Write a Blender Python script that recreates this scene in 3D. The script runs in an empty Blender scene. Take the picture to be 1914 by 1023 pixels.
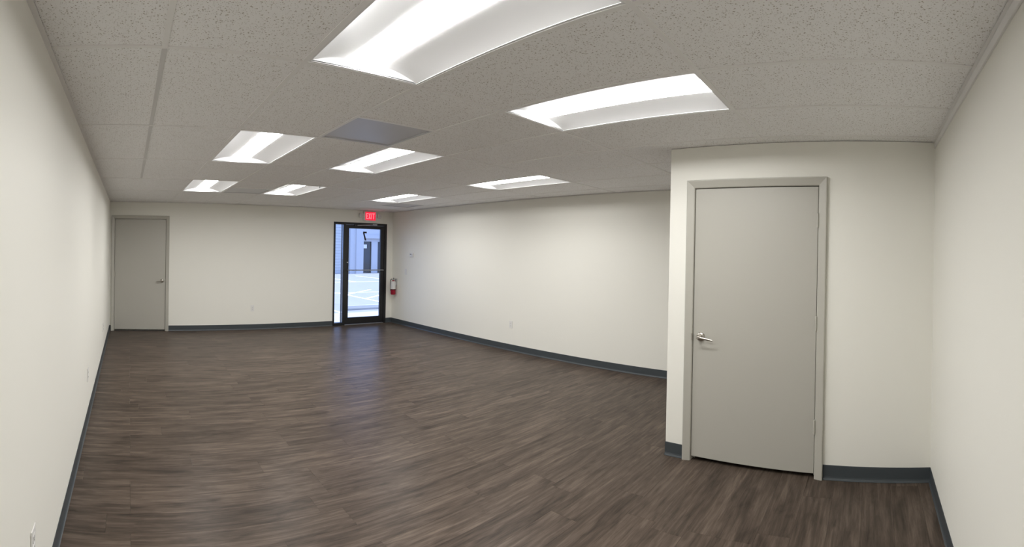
import bpy, bmesh, math, random
from mathutils import Matrix, Vector, noise

random.seed(7)
scene = bpy.context.scene
COL = scene.collection
PI = math.pi

# ------------------------------------------------------------------ sizes (metres)
W, L, H = 5.736, 9.079, 2.366            # room: left wall X=0, right wall X=W, near wall Y=0, back wall Y=L
XC, YC, XC0 = 3.683, 1.953, 3.619        # closet: outer corner (XC,YC), meets the near wall at (XC0,0)

# ------------------------------------------------------------------ camera: stitched cylindrical panorama
F = 882.82
PSI, PITCH, ROLL = -0.8109, -0.0040, -0.0194
R1 = Matrix(((math.cos(ROLL), 0, math.sin(ROLL)), (0, 1, 0), (-math.sin(ROLL), 0, math.cos(ROLL))))
R2 = Matrix(((1, 0, 0), (0, math.cos(PITCH), -math.sin(PITCH)), (0, math.sin(PITCH), math.cos(PITCH))))
R3 = Matrix(((math.cos(PSI), -math.sin(PSI), 0), (math.sin(PSI), math.cos(PSI), 0), (0, 0, 1)))
R = R3 @ R2 @ R1
right, fwd, up = R @ Vector((1, 0, 0)), R @ Vector((0, 1, 0)), R @ Vector((0, 0, 1))
cam_data = bpy.data.cameras.new('camera')
cam = bpy.data.objects.new('camera', cam_data)
COL.objects.link(cam)
M = Matrix((right, up, -fwd)).transposed().to_4x4()
M.translation = Vector((0.3508, 0.4372, 1.5334))
cam.matrix_world = M
cam_data.type = 'PANO'
cam_data.panorama_type = 'CENTRAL_CYLINDRICAL'
cam_data.central_cylindrical_radius = 1.0
cam_data.central_cylindrical_range_u_min = -957 / F
cam_data.central_cylindrical_range_u_max = 957 / F
cam_data.central_cylindrical_range_v_min = (477.28 - 1023) / F
cam_data.central_cylindrical_range_v_max = 477.28 / F
cam_data.clip_start = 0.01
cam_data.clip_end = 300
scene.camera = cam

# ------------------------------------------------------------------ sky, sun, exposure
world = bpy.data.worlds.new('sky')
scene.world = world
world.use_nodes = True
bg = world.node_tree.nodes['Background']
bg.inputs['Color'].default_value = (0.36, 0.52, 1.0, 1)
bg.inputs['Strength'].default_value = 2.7
sun_data = bpy.data.lights.new('sun_offscreen', 'SUN')
sun_data.energy = 11.0
sun_data.angle = 0.01
sun_data.color = (0.82, 0.87, 1.0)
sun = bpy.data.objects.new('sun_offscreen', sun_data)
COL.objects.link(sun)
sun.rotation_euler = Vector((-0.60, -0.03, -0.80)).to_track_quat('-Z', 'Y').to_euler()
sun.location = (12, 15, 14)

scene.view_settings.view_transform = 'Standard'
scene.view_settings.look = 'None'
scene.view_settings.gamma = 1
scene.view_settings.use_curve_mapping = False
scene.view_settings.exposure = 0.0
LENS = 36.5                               # radiance of a ceiling light's lens

# ------------------------------------------------------------------ materials
def nt(name):
    m = bpy.data.materials.new(name)
    m.use_nodes = True
    t = m.node_tree
    return m, t, t.nodes['Principled BSDF']

def plain(name, col, rough=0.5, metal=0.0, spec=0.5, bump=0.0, bscale=200.0, var=0.0):
    m, t, b = nt(name)
    b.inputs['Base Color'].default_value = (*col, 1)
    b.inputs['Roughness'].default_value = rough
    b.inputs['Metallic'].default_value = metal
    b.inputs['Specular IOR Level'].default_value = spec
    if bump or var:
        tc = t.nodes.new('ShaderNodeTexCoord')
        nz = t.nodes.new('ShaderNodeTexNoise')
        nz.inputs['Scale'].default_value = bscale
        nz.inputs['Detail'].default_value = 3
        t.links.new(tc.outputs['Object'], nz.inputs['Vector'])
        if bump:
            bp = t.nodes.new('ShaderNodeBump')
            bp.inputs['Strength'].default_value = bump
            bp.inputs['Distance'].default_value = 0.002
            t.links.new(nz.outputs['Fac'], bp.inputs['Height'])
            t.links.new(bp.outputs['Normal'], b.inputs['Normal'])
        if var:
            n2 = t.nodes.new('ShaderNodeTexNoise')
            n2.inputs['Scale'].default_value = 2.5
            t.links.new(tc.outputs['Object'], n2.inputs['Vector'])
            mx = t.nodes.new('ShaderNodeMix'); mx.data_type = 'RGBA'
            mx.inputs['A'].default_value = (*[c * (1 - var) for c in col], 1)
            mx.inputs['B'].default_value = (*[min(1, c * (1 + var)) for c in col], 1)
            t.links.new(n2.outputs['Fac'], mx.inputs['Factor'])
            t.links.new(mx.outputs['Result'], b.inputs['Base Color'])
    return m

def emit(name, col, strength):
    m, t, b = nt(name)
    b.inputs['Base Color'].default_value = (*[min(1, c) * .8 for c in col], 1)
    b.inputs['Emission Color'].default_value = (*col, 1)
    b.inputs['Emission Strength'].default_value = strength
    return m

def glass_mat():
    m = bpy.data.materials.new('clear_glass')
    m.use_nodes = True
    t = m.node_tree
    t.nodes.clear()
    out = t.nodes.new('ShaderNodeOutputMaterial')
    tr = t.nodes.new('ShaderNodeBsdfTransparent'); tr.inputs['Color'].default_value = (0.93, 0.96, 0.97, 1)
    gl = t.nodes.new('ShaderNodeBsdfGlossy'); gl.inputs['Roughness'].default_value = 0.02
    fr = t.nodes.new('ShaderNodeFresnel'); fr.inputs['IOR'].default_value = 1.45
    mx = t.nodes.new('ShaderNodeMixShader')
    t.links.new(fr.outputs[0], mx.inputs[0]); t.links.new(tr.outputs[0], mx.inputs[1]); t.links.new(gl.outputs[0], mx.inputs[2])
    t.links.new(mx.outputs[0], out.inputs['Surface'])
    return m

def plank_mat():
    m, t, b = nt('vinyl_plank')
    N, K = t.nodes.new, t.links.new
    tc = N('ShaderNodeTexCoord'); oi = N('ShaderNodeObjectInfo')
    mul = N('ShaderNodeMath'); mul.operation = 'MULTIPLY'; mul.inputs[1].default_value = 53.0
    K(oi.outputs['Random'], mul.inputs[0])
    off = N('ShaderNodeCombineXYZ')
    K(mul.outputs[0], off.inputs[0]); K(mul.outputs[0], off.inputs[1])
    add = N('ShaderNodeVectorMath'); add.operation = 'ADD'
    K(tc.outputs['Object'], add.inputs[0]); K(off.outputs[0], add.inputs[1])
    def stretched(sx, sy, scale, detail, rough=0.6, dist=0.0):
        mp = N('ShaderNodeMapping'); mp.inputs['Scale'].default_value = (sx, sy, 1)
        K(add.outputs[0], mp.inputs['Vector'])
        nz = N('ShaderNodeTexNoise'); nz.inputs['Scale'].default_value = scale
        nz.inputs['Detail'].default_value = detail; nz.inputs['Roughness'].default_value = rough
        nz.inputs['Distortion'].default_value = dist
        K(mp.outputs[0], nz.inputs['Vector'])
        return nz
    broad = stretched(1.0, 9.0, 1.5, 4, .6, .5)      # long tonal streaks
    fine = stretched(1.0, 14.0, 3.2, 7, .68, .3)       # grain
    knot = stretched(1.0, 3.0, 3.6, 3, .55, .8)        # cloudy dark patches
    ramp = N('ShaderNodeValToRGB')
    e = ramp.color_ramp.elements
    e[0].position = .34; e[0].color = (0.044, 0.034, 0.027, 1)
    e[1].position = .66; e[1].color = (0.166, 0.128, 0.101, 1)
    x = ramp.color_ramp.elements.new(.50); x.color = (0.092, 0.070, 0.055, 1)
    mixf = N('ShaderNodeMath'); mixf.operation = 'MULTIPLY_ADD'
    K(fine.outputs['Fac'], mixf.inputs[0]); mixf.inputs[1].default_value = .55
    sc = N('ShaderNodeMath'); sc.operation = 'MULTIPLY'; sc.inputs[1].default_value = .45
    K(broad.outputs['Fac'], sc.inputs[0]); K(sc.outputs[0], mixf.inputs[2])
    K(mixf.outputs[0], ramp.inputs[0])
    kr = N('ShaderNodeMapRange'); kr.inputs['From Min'].default_value = .26; kr.inputs['From Max'].default_value = .50
    kr.inputs['To Min'].default_value = .62; kr.inputs['To Max'].default_value = 1.0
    K(knot.outputs['Fac'], kr.inputs['Value'])
    pr = N('ShaderNodeMapRange'); pr.inputs['To Min'].default_value = .86; pr.inputs['To Max'].default_value = 1.10
    K(oi.outputs['Random'], pr.inputs['Value'])
    mm = N('ShaderNodeMath'); mm.operation = 'MULTIPLY'
    K(kr.outputs[0], mm.inputs[0]); K(pr.outputs[0], mm.inputs[1])
    vs = N('ShaderNodeVectorMath'); vs.operation = 'SCALE'
    K(ramp.outputs['Color'], vs.inputs[0]); K(mm.outputs[0], vs.inputs['Scale'])
    K(vs.outputs[0], b.inputs['Base Color'])
    b.inputs['Roughness'].default_value = 0.34
    b.inputs['Specular IOR Level'].default_value = 0.07
    bp = N('ShaderNodeBump'); bp.inputs['Strength'].default_value = .10; bp.inputs['Distance'].default_value = .001
    K(fine.outputs['Fac'], bp.inputs['Height']); K(bp.outputs[0], b.inputs['Normal'])
    return m

def tile_mat():
    m, t, b = nt('mineral_fibre_tile')
    N, K = t.nodes.new, t.links.new
    tc = N('ShaderNodeTexCoord'); oi = N('ShaderNodeObjectInfo')
    mul = N('ShaderNodeVectorMath'); mul.operation = 'SCALE'; mul.inputs[0].default_value = (31, 17, 0)
    K(oi.outputs['Random'], mul.inputs['Scale'])
    add = N('ShaderNodeVectorMath'); add.operation = 'ADD'
    K(tc.outputs['Object'], add.inputs[0]); K(mul.outputs[0], add.inputs[1])
    flat = N('ShaderNodeVectorMath'); flat.operation = 'MULTIPLY'; flat.inputs[1].default_value = (1, 1, 0)
    K(add.outputs[0], flat.inputs[0])
    def holes(scale, thr, den_lo, den_scale):
        v = N('ShaderNodeTexVoronoi'); v.inputs['Scale'].default_value = scale; v.inputs['Randomness'].default_value = 1
        K(flat.outputs[0], v.inputs['Vector'])
        d = N('ShaderNodeTexNoise'); d.inputs['Scale'].default_value = den_scale; d.inputs['Detail'].default_value = 1
        K(flat.outputs[0], d.inputs['Vector'])
        s = N('ShaderNodeSeparateColor'); K(v.outputs['Color'], s.inputs[0])
        pick = N('ShaderNodeMath'); pick.operation = 'GREATER_THAN'; pick.inputs[1].default_value = den_lo
        K(s.outputs[0], pick.inputs[0])
        mr = N('ShaderNodeMapRange'); mr.inputs['From Min'].default_value = thr; mr.inputs['From Max'].default_value = thr * .55
        K(v.outputs['Distance'], mr.inputs['Value'])
        o = N('ShaderNodeMath'); o.operation = 'MULTIPLY'
        K(mr.outputs[0], o.inputs[0]); K(pick.outputs[0], o.inputs[1])
        return o
    a = holes(75, .30, .35, 6); c = holes(170, .34, .55, 9)
    mx = N('ShaderNodeMath'); mx.operation = 'MAXIMUM'
    K(a.outputs[0], mx.inputs[0]); K(c.outputs[0], mx.inputs[1])
    col = N('ShaderNodeMix'); col.data_type = 'RGBA'
    col.inputs['A'].default_value = (0.95, 0.945, 0.94, 1); col.inputs['B'].default_value = (0.52, 0.48, 0.44, 1)  # B darkens the pinholes: shade of their depth put into the colour
    K(mx.outputs[0], col.inputs['Factor']); K(col.outputs['Result'], b.inputs['Base Color'])
    b.inputs['Roughness'].default_value = .9; b.inputs['Specular IOR Level'].default_value = .15
    bp = N('ShaderNodeBump'); bp.inputs['Strength'].default_value = .35; bp.inputs['Distance'].default_value = .002; bp.invert = True
    K(mx.outputs[0], bp.inputs['Height']); K(bp.outputs[0], b.inputs['Normal'])
    return m

def courses_mat():
    m, t, b = nt('painted_block_courses')
    N, K = t.nodes.new, t.links.new
    tc = N('ShaderNodeTexCoord'); s = N('ShaderNodeSeparateXYZ'); K(tc.outputs['Object'], s.inputs[0])
    f = N('ShaderNodeMath'); f.operation = 'PINGPONG'; f.inputs[1].default_value = .10
    K(s.outputs[2], f.inputs[0])
    r = N('ShaderNodeMapRange'); r.inputs['From Max'].default_value = .02
    K(f.outputs[0], r.inputs['Value'])
    c = N('ShaderNodeMix'); c.data_type = 'RGBA'
    c.inputs['A'].default_value = (.48, .50, .52, 1); c.inputs['B'].default_value = (.48, .50, .52, 1)
    K(r.outputs[0], c.inputs['Factor']); K(c.outputs['Result'], b.inputs['Base Color'])
    bp = N('ShaderNodeBump'); bp.inputs['Distance'].default_value = .02; K(r.outputs[0], bp.inputs['Height']); K(bp.outputs[0], b.inputs['Normal'])
    b.inputs['Roughness'].default_value = .8
    return m

MAT = dict(
    wall=plain('cream_wall_paint', (0.89, 0.877, 0.81), .55, spec=.3, bump=.06, bscale=260),
    plank=plank_mat(), tile=tile_mat(), glass=glass_mat(), courses=courses_mat(),
    tee=plain('white_grid_steel', (0.90, 0.89, 0.875), .5),
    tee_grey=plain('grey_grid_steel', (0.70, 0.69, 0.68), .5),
    deck=plain('deck_concrete', (0.30, 0.29, 0.28), .9, bump=.2, bscale=40),
    base=plain('slate_vinyl_base', (0.055, 0.065, 0.072), .42, var=.06),
    door=plain('warm_grey_door_paint', (0.47, 0.455, 0.405), .45, bump=.05, bscale=90),
    frame=plain('warm_grey_frame_paint', (0.49, 0.475, 0.42), .42, bump=.04, bscale=120),
    nickel=plain('satin_nickel', (0.46, 0.43, 0.385), .30, 1.0),
    dark=plain('painted_hole_shade', (0.012, 0.011, 0.010), .8),
    troffer=plain('white_enamel', (0.83, 0.83, 0.83), .5),
    lens=emit('glowing_diffuser', (1.0, 0.995, 0.985), LENS),
    vent=plain('grey_vent_enamel', (0.62, 0.62, 0.64), .40, .15, bump=.05, bscale=300),
    bronze=plain('dark_bronze_aluminium', (0.024, 0.024, 0.025), .35, .3),
    alu=plain('brushed_aluminium', (0.55, 0.56, 0.58), .35, 1.0),
    white=plain('white_plastic', (0.82, 0.81, 0.78), .4),
    grey=plain('grey_plastic', (0.30, 0.30, 0.29), .5),
    black=plain('black_rubber', (0.015, 0.015, 0.017), .5),
    red=plain('red_enamel', (0.34, 0.010, 0.028), .3),
    label=plain('white_label_print', (0.72, 0.72, 0.70), .45),
    exitred=emit('lit_red_panel', (1.0, 0.015, 0.06), 0.75),
    exitlet=emit('lit_exit_letter', (1.0, 0.16, 0.20), 1.3),
    asphalt=plain('pale_asphalt', (0.235, 0.23, 0.24), .9, bump=.4, bscale=60, var=.10),
    concrete=plain('pale_concrete', (0.36, 0.355, 0.355), .85, bump=.2, bscale=60, var=.06),
    paint=plain('white_line_paint', (0.82, 0.82, 0.82), .7, var=.05),
    stucco=plain('white_stucco', (0.48, 0.49, 0.52), .85, bump=.3, bscale=40),
    tint=plain('tinted_storefront_glass', (0.03, 0.035, 0.045), .08),
)

# ------------------------------------------------------------------ mesh helpers
class MB:
    def __init__(s): s.v, s.f, s.sm = [], [], False
    def box(s, x0, x1, y0, y1, z0, z1, c=0.0):
        n = len(s.v)
        if c <= 0:
            s.v += [(x, y, z) for z in (z0, z1) for y in (y0, y1) for x in (x0, x1)]
            s.f += [tuple(n + i for i in q) for q in ((0, 2, 3, 1), (4, 5, 7, 6), (0, 1, 5, 4), (2, 6, 7, 3), (0, 4, 6, 2), (1, 3, 7, 5))]
            return s
        bm = bmesh.new()
        bmesh.ops.create_cube(bm, size=1)
        for v in bm.verts:
            v.co = ((x0 + x1) / 2 + v.co.x * (x1 - x0), (y0 + y1) / 2 + v.co.y * (y1 - y0), (z0 + z1) / 2 + v.co.z * (z1 - z0))
        bmesh.ops.bevel(bm, geom=bm.edges[:], offset=c, segments=2, profile=.5, affect='EDGES')
        return s.bm(bm)
    def bm(s, bm, mat=None):
        n = len(s.v)
        bm.verts.index_update()
        s.v += [tuple((mat @ v.co) if mat else v.co) for v in bm.verts]
        s.f += [tuple(n + v.index for v in f.verts) for f in bm.faces]
        bm.free()
        return s
    def loops(s, rings, cap=True, closed=True):
        """skin a list of vertex rings"""
        n = len(s.v); k = len(rings[0])
        for r in rings: s.v += [tuple(p) for p in r]
        for i in range(len(rings) - 1):
            for j in range(k if closed else k - 1):
                a, b = n + i * k + j, n + i * k + (j + 1) % k
                s.f.append((a, b, b + k, a + k))
        if cap:
            s.f.append(tuple(n + j for j in reversed(range(k))))
            s.f.append(tuple(n + (len(rings) - 1) * k + j for j in range(k)))
        return s
    def lathe(s, prof, seg=24, mat=None):
        """profile of (radius, z) about Z"""
        rings = []
        for r, z in prof:
            ring = [Vector((max(r, 1e-5) * math.cos(2 * PI * i / seg), max(r, 1e-5) * math.sin(2 * PI * i / seg), z)) for i in range(seg)]
            rings.append([mat @ p for p in ring] if mat else ring)
        return s.loops(rings)
    def tube(s, pts, r, seg=10):
        pts = [Vector(p) for p in pts]
        rings = []
        for i, p in enumerate(pts):
            d = (pts[min(i + 1, len(pts) - 1)] - pts[max(i - 1, 0)]).normalized()
            q = d.to_track_quat('Z', 'Y')
            rr = r[i] if isinstance(r, (list, tuple)) else r
            rings.append([p + q @ Vector((rr * math.cos(2 * PI * j / seg), rr * math.sin(2 * PI * j / seg), 0)) for j in range(seg)])
        return s.loops(rings)
    def prism(s, poly, a, b, fn):
        """polygon extruded from a to b; fn(u, v, w) -> xyz"""
        return s.loops([[fn(u, v, w) for u, v in poly] for w in (a, b)])
    def mesh(s, name, smooth=False):
        me = bpy.data.meshes.new(name)
        me.from_pydata([tuple(v) for v in s.v], [], s.f)
        bm = bmesh.new(); bm.from_mesh(me)
        bmesh.ops.recalc_face_normals(bm, faces=bm.faces[:])
        bm.to_mesh(me); bm.free()
        if smooth:
            for p in me.polygons: p.use_smooth = True
            me.set_sharp_from_angle(angle=math.radians(40))
        return me
    def build(s, name, mat, parent=None, label=None, smooth=False):
        return link(name, s.mesh(name, smooth), mat, parent, label)

def link(name, me, mat, parent=None, label=None):
    o = bpy.data.objects.new(name, me)
    if mat is not None and not me.materials: me.materials.append(MAT[mat])
    COL.objects.link(o)
    if parent: o.parent = parent
    if label: o['label'] = label
    return o

def tag(o, label, cat, group=None, kind=None):
    o['label'] = label; o['category'] = cat
    if group: o['group'] = group
    if kind: o['kind'] = kind
    return o

def thing(name, loc, rz, label, cat, group=None, kind=None):
    o = bpy.data.objects.new(name, None)
    o.empty_display_size = .1
    COL.objects.link(o)
    o.location = loc; o.rotation_euler = (0, 0, rz)
    return tag(o, label, cat, group, kind)

RZ90 = {'back': 0.0, 'right': -PI / 2, 'left': PI / 2}     # local: +x to the right seen from the room, -y into the room

# ------------------------------------------------------------------ the shell
T = 0.14
ZT = H + .30
def struct(name, mb, mat, label, cat):
    return tag(mb.build(name, mat), label, cat, kind='structure')

DL = (0.094, 1.024)      # leaf of the grey door in the back wall
FL, FH = 0.060, 2.112    # frame face width, frame top
GX0, GX1, GH = 4.343, 5.588, 2.108   # glass door and sidelight opening
struct('wall_left', MB().box(-T, 0, -T, L + T, -.02, ZT), 'wall', 'long plain cream wall with three outlets low down', 'wall')
wb = MB()
wb.box(0, DL[0] - .006, L, L + T, -.02, ZT).box(DL[1] + .006, GX0, L, L + T, -.02, ZT).box(GX1, W, L, L + T, -.02, ZT)
wb.box(DL[0] - .006, DL[1] + .006, L, L + T, 2.056, ZT).box(GX0, GX1, L, L + T, GH, ZT)
wb.box(DL[0] - .006, DL[1] + .006, L + T - .008, L + T, -.02, 2.056)  # unseen board added behind the grey door to stop daylight under the leaf
struct('wall_back', wb, 'wall', 'cream back wall holding the grey door and the glass door', 'wall')
struct('wall_right', MB().box(W, W + T, -T, L + T, -.02, ZT), 'wall', 'long cream wall with thermostat, switch and one outlet', 'wall')
struct('wall_front', MB().box(0, W, -T, 0, -.02, ZT), 'wall', 'plain cream wall meeting the closet front', 'wall')

CA = math.atan2(XC - XC0, YC)            # the closet front is a hair out of square
CLEN = math.hypot(XC - XC0, YC)
def closet_root(name, label, cat):
    # local +x runs from the outer corner towards the near wall, -y faces the room
    return thing(name, (XC, YC, 0), -PI / 2 - CA, label, cat, kind='structure')
CD = (0.214, 1.140)                      # closet leaf, measured from the outer corner
cf = MB()
cf.box(.002, CD[0] - .006, 0, .12, -.02, H - .004).box(CD[1] + .006, CLEN, 0, .12, -.02, H - .004).box(CD[0] - .006, CD[1] + .006, 0, .12, 2.051, H - .004)
o = struct('wall_closet', cf, 'wall', 'cream front wall of the corner closet around the grey door', 'wall')
o.location = (XC, YC, 0); o.rotation_euler = (0, 0, -PI / 2 - CA)
struct('wall_closet_side', MB().box(XC + .001, W, YC - .12, YC, -.02, H - .004), 'wall', 'cream side wall of the corner closet', 'wall')

# ------------------------------------------------------------------ floor: slab and planks
floor = struct('floor', MB().box(-T, W + T, -T, L + T, -.12, -.004), 'deck', 'dark brown wood-look vinyl plank floor', 'floor')
PW, PL = .190, 1.2192
full = None
def plank(x0, x1, y0, y1):
    global full
    g = .00025
    is_full = abs((x1 - x0) - PL) < 1e-4 and abs((y1 - y0) - PW) < 1e-4
    if is_full and full: me = full
    else:
        a, b, c = (x1 - x0) / 2 - g, (y1 - y0) / 2 - g, .0004
        mb = MB()
        mb.loops([[(-a, -b, -.004), (a, -b, -.004), (a, b, -.004), (-a, b, -.004)],
                  [(-a, -b, -c), (a, -b, -c), (a, b, -c), (-a, b, -c)],
                  [(-a + c, -b + c, 0), (a - c, -b + c, 0), (a - c, b - c, 0), (-a + c, b - c, 0)]])
        me = mb.mesh('floor_plank')
        if is_full: full = me
    o = link('floor_plank', me, 'plank', floor)
    o.location = ((x0 + x1) / 2, (y0 + y1) / 2, 0)
y = -.10
row = 0
while y < L:
    y0, y1 = max(y, .001), min(y + PW, L - .001)
    s = .375 if row % 3 == 0 else (.375 + PL * (row * .618 % 1.0)) % PL
    if row % 5 == 2: s = .375
    x = s - PL
    xe = W - .001
    if y1 <= YC - .13: xe = XC - .02
    while x < xe:
        a, b = max(x, .001), min(x + PL, W - .001)
        if b - a > .02 and y1 - y0 > .01:
            plank(a, b, y0, y1)
        x += PL
    y += PW; row += 1

# ------------------------------------------------------------------ ceiling: deck, grid, tiles
ceiling = struct('ceiling', MB().box(-T, W + T, -T, L + T, ZT, ZT + .12), 'deck', 'suspended ceiling of speckled tiles in a white grid', 'ceiling')
GX = [0, .49, 1.10, 1.705, 2.31, 2.89, 3.50, 4.15, 4.73, 5.33, W]
GY = [0, 1.21, 2.40, 3.66, 4.88, 6.13, 7.32, 8.54, L]
LIGHTS = {(2, 1), (4, 1), (2, 3), (4, 3), (7, 3), (2, 5), (4, 5), (7, 5)}
SPLIT = {(3, 2): 3.05, (3, 5): 6.725, (8, 6): 7.93}        # cell -> Y of the extra cross tee
tiles = {}
def tile(x0, x1, y0, y1):
    g = .004
    a, b = (x1 - x0) / 2 - g, (y1 - y0) / 2 - g
    k = (round(a, 4), round(b, 4))
    if k not in tiles:
        c = .005
        tiles[k] = MB().loops([[(-a, -b, .018), (a, -b, .018), (a, b, .018), (-a, b, .018)],
                               [(-a, -b, c), (a, -b, c), (a, b, c), (-a, b, c)],
                               [(-a + c, -b + c, 0), (a - c, -b + c, 0), (a - c, b - c, 0), (-a + c, b - c, 0)]]).mesh('ceiling_tile')
    o = link('ceiling_tile', tiles[k], 'tile', ceiling)
    o.location = ((x0 + x1) / 2, (y0 + y1) / 2, H)
VENTS = []
for i in range(len(GX) - 1):
    for j in range(len(GY) - 1):
        x0, x1, y0, y1 = GX[i], GX[i + 1], GY[j], GY[j + 1]
        if (i, j) in LIGHTS: continue
        if (i, j) in SPLIT:
            ym = SPLIT[(i, j)]
            if j == 6: VENTS.append((x0, x1, y0, ym)); tile(x0, x1, ym, y1)
            else: tile(x0, x1, y0, ym); VENTS.append((x0, x1, ym, y1))
            continue
        tile(x0, x1, y0, y1)
TW, TH = .012, .004
def tee(x0, x1, y0, y1, mat='tee', name='grid_tee'):
    mb = MB().box(x0, x1, y0, y1, -TH, -.0002)
    if x1 - x0 > y1 - y0: mb.box(x0, x1, (y0 + y1) / 2 - .001, (y0 + y1) / 2 + .001, -.0002, .035)
    else: mb.box((x0 + x1) / 2 - .001, (x0 + x1) / 2 + .001, y0, y1, -.0002, .035)
    o = mb.build(name, mat, ceiling)
    o.location.z = H
    return o
for yl in GY[1:-1]:
    tee(.001, W - .001, yl - TW, yl + TW, name='main_tee')
for i, xl in enumerate(GX[1:-1]):
    for j in range(len(GY) - 1):
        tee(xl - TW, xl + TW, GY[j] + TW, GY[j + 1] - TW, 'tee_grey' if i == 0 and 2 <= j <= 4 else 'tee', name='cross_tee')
for (i, j), ym in SPLIT.items():
    tee(GX[i] + TW, GX[i + 1] - TW, ym - TW, ym + TW, name='cross_tee')
# wall angle all round
for q in ((0, .022, 0, L), (W - .022, W, 0, L), (.022, W - .022, 0, .022), (.022, W - .022, L - .022, L)):
    o = MB().box(*q, -.0055, -.0041).build('wall_angle', 'tee', ceiling); o.location.z = H
struct('trim_1', MB().box(.002, XC0 - .002, .0005, .009, H - .046, H - .006), 'tee', 'thin white strip capping the plain wall beside the closet', 'trim')

# ------------------------------------------------------------------ wall base
BP = [(0, .1016), (.0028, .1016), (.0034, .095), (.0034, .024), (.005, .014), (.009, .006), (.0135, .003), (.0135, 0), (0, 0)]
def baseboard(name, p, q, label):
    """p -> q with the room on the left hand side"""
    p, q = Vector(p), Vector(q)
    d = (q - p).normalized(); n = Vector((-d.y, d.x))
    ln = (q - p).length
    mb = MB().prism(BP, 0, ln, lambda u, v, w: (p.x + d.x * w + n.x * u, p.y + d.y * w + n.y * u, v))
    o = mb.build(name, 'base')
    tag(o, label, 'baseboard', kind='structure')
e = .0004
baseboard('baseboard_left', (e, L - .001), (e, .001), 'long slate vinyl base along the wall with three outlets')
baseboard('baseboard_back', (DL[0] - FL - .006, L - e), (.004, L - e), 'tiny piece of slate base between grey door and side wall')
baseboard('baseboard_back', (GX0 - .001, L - e), (DL[1] + FL + .006, L - e), 'slate vinyl base between the grey door and the glass door')
baseboard('baseboard_back', (W - .004, L - e), (GX1 + .001, L - e), 'short slate base between glass door and corner by extinguisher')
baseboard('baseboard_right', (W - e, YC + .004), (W - e, L - .004), 'slate vinyl base along the wall with the thermostat')
baseboard('baseboard_front', (.004, e), (XC0 - .004, e), 'slate vinyl base along the plain wall beside the closet')
cdir = Vector((XC0 - XC, -YC)).normalized()
cp = lambda t: (XC + cdir.x * t - e, YC + cdir.y * t)
baseboard('baseboard_closet', cp(CLEN - .002), cp(CD[1] + FL + .003), 'slate base from closet door frame to the corner')
baseboard('baseboard_closet', cp(CD[0] - FL - .003), cp(-.002), 'short slate base from closet door frame to outer edge')
baseboard('baseboard_closet_side', (XC - .002, YC + e), (W - .004, YC + e), 'slate base along the side wall of the closet')

# ------------------------------------------------------------------ grey hollow-metal doors
def rot_x(a): return Matrix.Rotation(a, 4, 'X')
def lever_set(parent, x, z, s):
    """satin lever on a round rose; s = +1 lever points to +x"""
    o = bpy.data.objects.new('lever_handle', None); COL.objects.link(o); o.parent = parent
    o.location = (x, 0, z); o.empty_display_size = .05
    o['label'] = 'satin nickel lever handle on a round rose'
    m = rot_x(PI / 2)
    MB().lathe([(.0, -.002), (.0335, -.002), (.0335, .004), (.030, .009), (.020, .0125), (.0125, .014), (.0, .014)], 28, m).build('rose', 'nickel', o, smooth=True)
    MB().lathe([(.0105, .012), (.0105, .052), (.0125, .054), (.0125, .063), (.009, .066), (0, .066)], 18, m).build('neck', 'nickel', o, smooth=True)
    pts, rr = [], []
    rings = []
    for k in range(9):
        t = k / 8
        px = s * (-.008 + .118 * t); py = -.058 + .010 * t * t; pz = -.016 * t ** 1.5
        hw, hh = .0045 - .0012 * t, .0095 - .0035 * t
        rings.append([(px, py + hw * math.cos(a), pz + hh * math.sin(a)) for a in [2 * PI * i / 10 for i in range(10)]])
    MB().loops(rings).build('lever', 'nickel', o, smooth=True)
    return o

def metal_door(root, x0, x1, top, bottom, hinge_side, hz, lever_z, depth=.13):
    """leaf from x0 to x1; frame faces FL wide around it, mitred"""
    a, b, zt = x0 - (.003 if hinge_side > 0 else .005), x1 + (.005 if hinge_side > 0 else .003), top + .005
    prof = [(FL, .0), (FL, -.024), (FL - .003, -.0265), (FL - .008, -.0268), (.006, -.014), (.0015, -.011), (0, -.007), (0, depth), (FL * .3, depth), (FL * .3, .002), ]
    # u = distance outwards from the opening, v = depth
    def jamb(s, xe):
        mb = MB()
        mb.loops([[(xe + s * u, v, .0005) for u, v in prof], [(xe + s * u, v, zt + u) for u, v in prof]])
        mb.build('frame_jamb', 'frame', root)
    jamb(-1, a); jamb(1, b)
    MB().loops([[(a - u, v, zt + u) for u, v in prof], [(b + u, v, zt + u) for u, v in prof]]).build('frame_header', 'frame', root)
    stop = MB().box(a, a + .014, .052, .064, .0005, zt).box(b - .014, b, .052, .064, .0005, zt).box(a + .014, b - .014, .052, .064, zt - .014, zt)
    stop.build('door_stop', 'frame', root)
    hx = x0 if hinge_side < 0 else x1
    lx0, lx1 = (x0, x1)
    leaf = MB().box(lx0, lx1, .004, .048, bottom, top, .0012).build('door_leaf', 'door', root)
    ls = 1 if hinge_side > 0 else -1
    lev_x = (x0 + .062) if hinge_side > 0 else (x1 - .062)
    l = lever_set(leaf, lev_x, lever_z, ls)
    l.location.y = .003
    for z in hz:
        h = MB().lathe([(.0, -.049), (.0078, -.049), (.0078, .049), (0, .049)], 14, Matrix.Translation((hx + hinge_side * .0015, -.015, z)))
        h.box(hx - .003, hx + .003, -.013, .006, z - .048, z + .048)
        h.build('hinge', 'frame', root, smooth=True)
    # latch lip in the frame beside the lever
    sx = a if hinge_side > 0 else b
    MB().box(sx - .0045, sx + .0035, -.0165, -.006, lever_z - .027, lever_z + .027, .0025).build('strike_lip', 'nickel', root)

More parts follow.
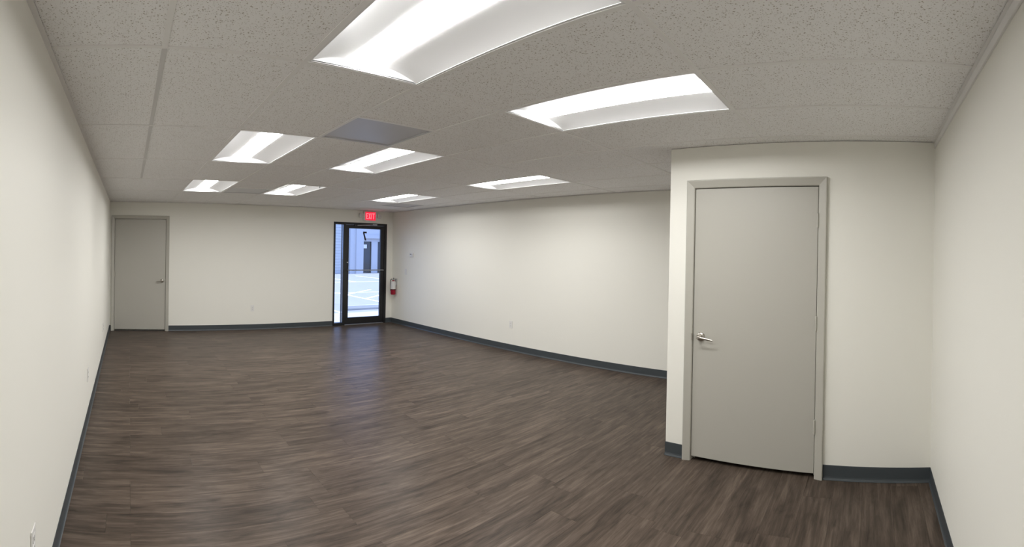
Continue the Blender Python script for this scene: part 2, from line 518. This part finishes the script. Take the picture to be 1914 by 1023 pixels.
d1 = thing('door_1', (0, L, 0), 0, 'flush warm grey door in the back wall beside the long wall', 'door', kind='structure')
metal_door(d1, DL[0], DL[1], 2.050, .030, -1, (1.82, 1.045, .262), .925)
d2 = closet_root('door_2', 'flush warm grey closet door with satin lever handle', 'door')
metal_door(d2, CD[0], CD[1], 2.045, .032, 1, (1.805, 1.085, .362), .935, depth=.12)

# ------------------------------------------------------------------ glass entrance door and sidelight
d3 = thing('door_3', (0, L, 0), 0, 'glass entrance door in a dark bronze frame under exit sign', 'door', kind='structure')
F0, F1 = -.012, .045         # frame depth
MB().box(5.530, GX1 - .001, F0, .10, .0005, GH - .001).build('frame_jamb', 'bronze', d3)
MB().box(4.560, 4.612, F0, .10, .0005, GH - .001).build('frame_mullion', 'bronze', d3)
MB().box(4.613, 5.529, F0, .10, 2.062, GH - .001).build('frame_header', 'bronze', d3)
MB().box(4.613, 5.529, -.02, .12, .0005, .014, .003).build('threshold', 'alu', d3)
dl = MB()
LX0, LX1 = 4.616, 5.526
leaf = bpy.data.objects.new('door_leaf', None); COL.objects.link(leaf); leaf.parent = d3; leaf.empty_display_size = .1
GA, GB, GZ0, GZ1 = 4.690, 5.443, .152, 1.986
MB().box(LX0, GA, 0, F1, .018, 2.058).build('stile', 'bronze', leaf)
MB().box(GB, LX1, 0, F1, .018, 2.058).build('stile', 'bronze', leaf)
MB().box(GA, GB, 0, F1, .018, GZ0).build('bottom_rail', 'bronze', leaf)
MB().box(GA, GB, 0, F1, GZ1, 2.058).build('top_rail', 'bronze', leaf)
MB().box(GA, GB, .020, .026, GZ0, GZ1).build('pane', 'glass', leaf)
bar = MB().tube([(LX0 + .03, -.045, 1.128), (LX1 - .03, -.045, 1.128)], .011, 12).tube([(LX0 + .04, 0, 1.128), (LX0 + .04, -.046, 1.128)], .009).tube([(LX1 - .04, 0, 1.128), (LX1 - .04, -.046, 1.128)], .009)
bar.build('push_bar', 'alu', leaf, smooth=True)
MB().tube([(GA - .012, F1, 1.10), (GA - .006, F1 + .05, 1.10), (GA + .004, F1 + .055, 1.06), (GA + .004, F1 + .055, .95), (GA - .006, F1 + .05, .91), (GA - .012, F1, .91)], .011).build('outside_pull', 'bronze', leaf, smooth=True)
MB().lathe([(0, 0), (.016, 0), (.016, .008), (.011, .012), (0, .012)], 18, Matrix.Translation((4.660, 0, 1.285)) @ rot_x(PI / 2)).build('lock_cylinder', 'alu', leaf, smooth=True)
# house number seen from behind: a mirrored 7
sv = [(5.024, 1.930), (5.112, 1.930), (5.112, 1.894), (5.058, 1.894), (5.106, 1.745), (5.070, 1.745), (5.024, 1.890)]
MB().prism(sv, .0185, .0199, lambda u, v, w: (u, w, v)).build('number_decal', 'black', leaf, 'black number 7 stuck on the glass, seen reversed')
cl = MB().box(4.80, 5.02, -.042, .0, 2.030, 2.078, .006)
cl.build('closer_body', 'bronze', d3)
MB().tube([(4.86, -.035, 2.05), (5.10, -.10, 2.065), (5.29, -.012, 2.078)], .007).build('closer_arm', 'alu', d3, smooth=True)
MB().box(5.235, 5.335, -.030, -.0125, 2.066, 2.092, .003).build('closer_bracket', 'alu', d3)
w1 = thing('window_1', (0, L, 0), 0, 'narrow glass sidelight in dark bronze beside the entrance door', 'window', kind='structure')
MB().box(GX0 + .001, 4.380, F0, .10, .0005, GH - .001).build('frame_jamb', 'bronze', w1)
MB().box(4.381, 4.559, F0, .10, 2.060, GH - .001).build('frame_header', 'bronze', w1)
MB().box(4.381, 4.559, F0, .10, .0005, .055).build('frame_sill', 'bronze', w1)
MB().box(4.381, 4.559, .020, .026, .0555, 2.0595).build('pane', 'glass', w1)

# ------------------------------------------------------------------ recessed ceiling lights
def troffer(i, j, label):
    x0, x1, y0, y1 = GX[i] + TW + .001, GX[i + 1] - TW - .001, GY[j] + TW + .001, GY[j + 1] - TW - .001
    r = thing('ceiling_light', ((x0 + x1) / 2, (y0 + y1) / 2, H), 0, label, 'ceiling light', 'recessed ceiling lights')
    a, b = (x1 - x0) / 2, (y1 - y0) / 2
    lip, zt, hl = .010, .042, .086
    fr = MB()
    fr.box(-a, a, -b, -b + lip, -.002, .004).box(-a, a, b - lip, b, -.002, .004).box(-a, -a + lip, -b + lip, b - lip, -.002, .004).box(a - lip, a, -b + lip, b - lip, -.002, .004)
    fr.build('frame', 'troffer', r)
    ai, bi = a - lip, b - lip
    n = 9
    prof = [(ai + (hl - ai) * (k / n), zt * math.sin(k / n * PI / 2) ** .85) for k in range(n + 1)]
    for s in (-1, 1):
        mb = MB().loops([[(s * u, v_, z) for u, z in prof] for v_ in (-bi, bi)], cap=False, closed=False)
        mb.build('reflector', 'troffer', r, smooth=True)
    lens = [(hl * math.cos(PI * k / 10), zt - .014 * math.sin(PI * k / 10)) for k in range(11)]
    le = bi - .016
    for s in (-1, 1):
        poly = prof + [(-u, z) for u, z in reversed(prof)]
        mb = MB()
        mb.v = [(u, s * bi, z) for u, z in poly]; mb.f = [tuple(range(len(poly)))]
        mb.build('end_plate', 'troffer', r)
    MB().loops([[(u, v_, z) for u, z in lens] for v_ in (-le, le)], cap=False, closed=False).build('lens', 'lens', r, smooth=True)
    MB().box(-a, a, -b, b, zt + .004, zt + .03).build('housing', 'troffer', r)
    return r
troffer(2, 1, 'recessed ceiling light farthest from the grey back-wall door in the line leading to it')
troffer(2, 3, 'middle recessed ceiling light of the line leading to the grey back-wall door')
troffer(2, 5, 'recessed ceiling light nearest the grey back-wall door')
troffer(4, 1, 'recessed ceiling light right in front of the closet door')
troffer(4, 3, 'middle recessed ceiling light of the line that starts before the closet door')
troffer(4, 5, 'recessed ceiling light beside the sprinkler head')
troffer(7, 3, 'recessed ceiling light along the thermostat wall, farther from the exit sign')
troffer(7, 5, 'recessed ceiling light nearest the red exit sign')

# ------------------------------------------------------------------ grey vent panels in the grid
VL = ['grey square vent panel at the corner of two ceiling lights',
      'grey square vent panel between the two ceiling lights nearest the back wall',
      'grey square vent panel in the ceiling near the thermostat corner']
for (x0, x1, y0, y1), lab in zip(VENTS, VL):
    x0 += TW + .001; x1 -= TW + .001; y0 += TW + .001; y1 -= TW + .001
    r = thing('vent_panel', ((x0 + x1) / 2, (y0 + y1) / 2, H), 0, lab, 'vent', 'ceiling vent panels')
    a, b = (x1 - x0) / 2, (y1 - y0) / 2
    MB().box(-a, a, -b, -b + .016, -.002, .006).box(-a, a, b - .016, b, -.002, .006).box(-a, -a + .016, -b + .016, b - .016, -.002, .006).box(a - .016, a, -b + .016, b - .016, -.002, .006).build('frame', 'vent', r)
    MB().loops([[(-a + .016, -b + .016, .004), (a - .016, -b + .016, .004), (a - .016, b - .016, .004), (-a + .016, b - .016, .004)],
                [(-.05, -.05, .018), (.05, -.05, .018), (.05, .05, .018), (-.05, .05, .018)]]).build('face', 'vent', r)
r = thing('sprinkler_head', (2.72, 6.02, H), 0, 'small white sprinkler head poking out of a ceiling tile', 'sprinkler')
MB().lathe([(0, .0), (.034, -.0005), (.030, -.008), (.012, -.010), (0, -.010)], 20).build('escutcheon', 'white', r, smooth=True)
MB().lathe([(0, -.009), (.008, -.009), (.008, -.022), (.004, -.024), (.004, -.040), (0, -.040)], 14).build('stem', 'alu', r, smooth=True)
MB().lathe([(0, -.039), (.015, -.039), (.015, -.042), (0, -.042)], 18).build('deflector', 'alu', r, smooth=True)

# ------------------------------------------------------------------ exit sign with two emergency heads
r = thing('exit_sign', (5.157, L, 2.252), 0, 'lit red exit sign with two white lamp heads above the glass door', 'exit sign')
MB().box(-.158, .158, -.048, -.0005, -.098, .098, .006).build('housing', 'white', r)
MB().box(-.122, .122, -.051, -.0482, -.086, .086, .001).build('lit_panel', 'exitred', r, 'glowing red panel')
def letter(x, w, bars):
    mb = MB()
    for b in bars:
        mb.prism(b, -.0535, -.0512, lambda u, v, q: (x + u * w, q, -.062 + v * .124))
    mb.build('letter', 'exitlet', r)
R4 = lambda x0, x1, y0, y1: [(x0, y0), (x1, y0), (x1, y1), (x0, y1)]
letter(-.104, .046, [R4(0, .36, 0, 1), R4(.36, 1, 0, .17), R4(.36, .9, .42, .58), R4(.36, 1, .83, 1)])
letter(-.050, .056, [[(0, 0), (.32, 0), (1, 1), (.68, 1)], [(0, 1), (.68, 0), (1, 0), (.32, 1)]])
letter(.014, .018, [R4(0, 1, 0, 1)])
letter(.042, .060, [R4(.34, .66, 0, .83), R4(0, 1, .83, 1)])
for s in (-1, 1):
    h = bpy.data.objects.new('lamp_head', None); COL.objects.link(h); h.parent = r
    h.location = (s * .215, -.045, .008); h.empty_display_size = .03
    MB().box(-.045, .045, -.02, .028, -.042, .042, .010).build('lamp_case', 'white', h)
    MB().lathe([(0, 0), (.033, 0), (.033, .006), (0, .009)], 20, Matrix.Translation((0, -.018, 0)) @ rot_x(PI / 2)).build('lamp_lens', 'label', h, smooth=True)
    MB().tube([(-s * .02, .02, .0), (-s * .075, .03, .0)], .009).build('lamp_arm', 'white', h, smooth=True)

# ------------------------------------------------------------------ fire extinguisher on the wall by the corner
r = thing('fire_extinguisher', (W - .088, 8.875, .615), 0, 'red fire extinguisher with white label hanging in the corner by glass door', 'extinguisher')
MB().lathe([(0, .004), (.040, 0), (.050, .004), (.054, .014), (.054, .245), (.050, .268), (.036, .288), (.022, .297), (.018, .306), (0, .306)], 28).build('cylinder', 'red', r, smooth=True)
# paper label wrapped round the front
lab = MB(); k = 20
lab.loops([[(r_ * math.cos(t), r_ * math.sin(t), z) for t in [PI * .62 + (i / k) * PI * 1.25 for i in range(k + 1)]] for r_, z in ((.0548, .118), (.0548, .245), (.0509, .267), (.040, .284))], cap=False, closed=False)
lab.build('label', 'label', r, 'white printed paper label', smooth=True)
MB().lathe([(0, .304), (.015, .304), (.015, .330), (.010, .334), (.010, .345), (0, .345)], 16).build('valve', 'alu', r, smooth=True)
MB().tube([(.012, .0, .336), (-.03, -.055, .342), (-.035, -.082, .335)], [.008, .009, .006]).build('carry_handle', 'black', r, smooth=True)
MB().tube([(.012, .0, .346), (-.028, -.05, .366), (-.034, -.084, .364)], [.006, .008, .005]).build('squeeze_lever', 'alu', r, smooth=True)
MB().lathe([(0, 0), (.014, 0), (.014, .010), (0, .012)], 16, Matrix.Translation((-.012, -.006, .318)) @ Matrix.Rotation(-PI / 2, 4, 'Y')).build('gauge', 'label', r, smooth=True)
MB().tube([(-.006, .010, .322), (-.02, .045, .326), (-.03, .062, .30), (-.028, .064, .24), (-.022, .062, .15), (-.022, .061, .115)], .0075).build('hose', 'black', r, smooth=True)
MB().tube([(-.022, .061, .118), (-.022, .061, .075)], [.009, .011]).build('nozzle', 'black', r, smooth=True)
MB().box(.050, .0875, -.018, .018, .19, .335, .003).build('wall_bracket', 'alu', r)
MB().lathe([(.0552, .100), (.0562, .100), (.0562, .113), (.0552, .113)], 28).build('strap', 'black', r, smooth=True)

# ------------------------------------------------------------------ small wall fittings
def plate(r, w=.070, h=.1143):
    MB().box(-w / 2, w / 2, -.0062, -.0005, -h / 2, h / 2, .0022).build('cover_plate', 'white', r)
def outlet(loc, side, label):
    r = thing('wall_outlet', loc, RZ90[side], label, 'outlet', 'white wall outlets')
    plate(r)
    for s in (-1, 1):
        f = MB().box(-.0165, .0165, -.0082, -.006, s * .0195 - .0135, s * .0195 + .0135, .001).build('socket', 'white', r)
        for q in (-1, 1):
            MB().box(q * .0063 - .0011, q * .0063 + .0011, -.0086, -.0078, s * .0195 - .002, s * .0195 + .0062).build('slot', 'dark', f)  # slots and ground hole are raised dark pieces, hole shade painted in colour
        MB().lathe([(0, 0), (.0025, 0), (.0025, .0008), (0, .0008)], 10, Matrix.Translation((0, -.0078, s * .0195 - .0078)) @ rot_x(PI / 2)).build('ground_hole', 'dark', f)
    MB().lathe([(0, 0), (.003, 0), (.0026, .001), (0, .001)], 10, Matrix.Translation((0, -.0061, 0)) @ rot_x(PI / 2)).build('screw', 'alu', r)
outlet((2.675, L, .405), 'back', 'white outlet on the back wall between grey door and glass door')
outlet((W, 5.55, .412), 'right', 'white outlet low on the thermostat wall')
outlet((0, 2.16, .418), 'left', 'white outlet on the long plain wall, farthest from the grey door')
outlet((0, 4.53, .418), 'left', 'white outlet on the long plain wall, middle one of three')
outlet((0, 6.98, .415), 'left', 'white outlet on the long plain wall, nearest the grey door')
r = thing('light_switch', (W, 8.53, 1.11), RZ90['right'], 'white light switch between thermostat and fire extinguisher', 'light switch')
plate(r, .073, .118)
MB().box(-.0165, .0165, -.0088, -.006, -.033, .033, .0015).build('rocker', 'white', r)
r = thing('thermostat', (W, 8.32, 1.461), RZ90['right'], 'small white thermostat above the light switch', 'thermostat')
MB().box(-.066, .066, -.006, -.0005, -.045, .045, .002).build('wall_plate', 'white', r)
MB().box(-.058, .058, -.026, -.006, -.038, .038, .006).build('body', 'white', r)
MB().box(-.040, .010, -.0268, -.0255, .002, .026).build('display', 'grey', r)
for k in range(2):
    MB().box(.026, .042, -.028, -.0255, -.012 + k * .020, -.002 + k * .020, .001).build('button', 'grey', r)

# ------------------------------------------------------------------ outside: car park and the building opposite
g = struct('ground', MB().box(-30, 70, L + T + 1.65, 90, -.22, -.10), 'asphalt', 'sunlit asphalt car park outside the glass door', 'ground')
struct('walkway', MB().box(-30, 70, L + T, L + T + 1.65, -.22, -.012), 'concrete', 'concrete walkway just outside the glass door', 'walkway')
def stripe(x0, y0, x1, y1, w=.10):
    p, q = Vector((x0, y0)), Vector((x1, y1)); d = (q - p).normalized(); n = Vector((-d.y, d.x)) * w / 2
    MB().loops([[(*(p + n), z), (*(p - n), z), (*(q - n), z), (*(q + n), z)] for z in (-.1, -.096)]).build('painted_line', 'paint', g)
for x in (3.35, 5.72, 8.05): stripe(x, L + T + 1.66, x, 16.6)
stripe(10.1, L + T + 1.66, 10.1, 16.6)
for k in range(4): stripe(8.1, 11.5 + k * 1.5, 10.05, 13.2 + k * 1.5)
for x in (9.0, 11.7, 14.4, 17.1, 19.8, 22.5): stripe(x, 22.2, x, 27.4)
stripe(5.0, 16.65, 13.0, 16.65); stripe(9, 22.15, 24, 22.15)
def wheel_stop(x, y, label):
    sec = [(-.075, 0), (.075, 0), (.075, .05), (.05, .125), (-.05, .125), (-.075, .05)]
    mb = MB().prism(sec, -.9, .9, lambda u, v, w: (w, u, v - .1))
    o = mb.build('wheel_stop', 'concrete'); o.location = (x, y, 0)
    tag(o, label, 'wheel stop', 'wheel stops in the car park')
wheel_stop(6.95, 11.92, 'long grey concrete wheel stop in the parking bay outside the door')

bld = thing('far_building', (16.3, 30, -.1), 0, 'white building across the car park with dark glazed doors', 'building')
MB().box(-14, -1.05, 0, 4, 0, 6.5).build('block_wall', 'courses', bld, 'pale wall with fine horizontal courses')
MB().box(-1.05, -.05, -.12, 4, 0, 6.5).build('pilaster', 'stucco', bld)
MB().box(-.62, -.05, -.22, -.12, 0, 6.5).build('pilaster', 'stucco', bld)
MB().box(-.05, 12, .55, 4, 2.30, 6.5).build('storefront_wall', 'stucco', bld)
MB().box(-.05, 12, .30, .55, 2.52, 2.78).build('fascia', 'stucco', bld)
MB().box(-.05, .20, .55, .8, 0, 2.30).build('storefront_pier', 'stucco', bld)
for k in range(5):
    x = .20 + k * 1.35
    MB().box(x, x + .82, .62, .68, .06, 2.28).build('door_glass' if k == 0 else 'window_glass', 'tint', bld)
    MB().box(x + .82, x + 1.35, .55, .85, 0, 2.30).build('storefront_pier', 'stucco', bld)
    MB().box(x, x + .06, .58, .62, 0, 2.29).build('mullion', 'bronze', bld)
    MB().box(x + .76, x + .82, .58, .62, 0, 2.29).build('mullion', 'bronze', bld)
    MB().box(x, x + .82, .80, .85, 0, 2.30).build('backing', 'stucco', bld)
MB().box(.40, .66, .605, .615, 1.80, 2.08).build('notice', 'label', bld, 'white paper notice on the dark door')
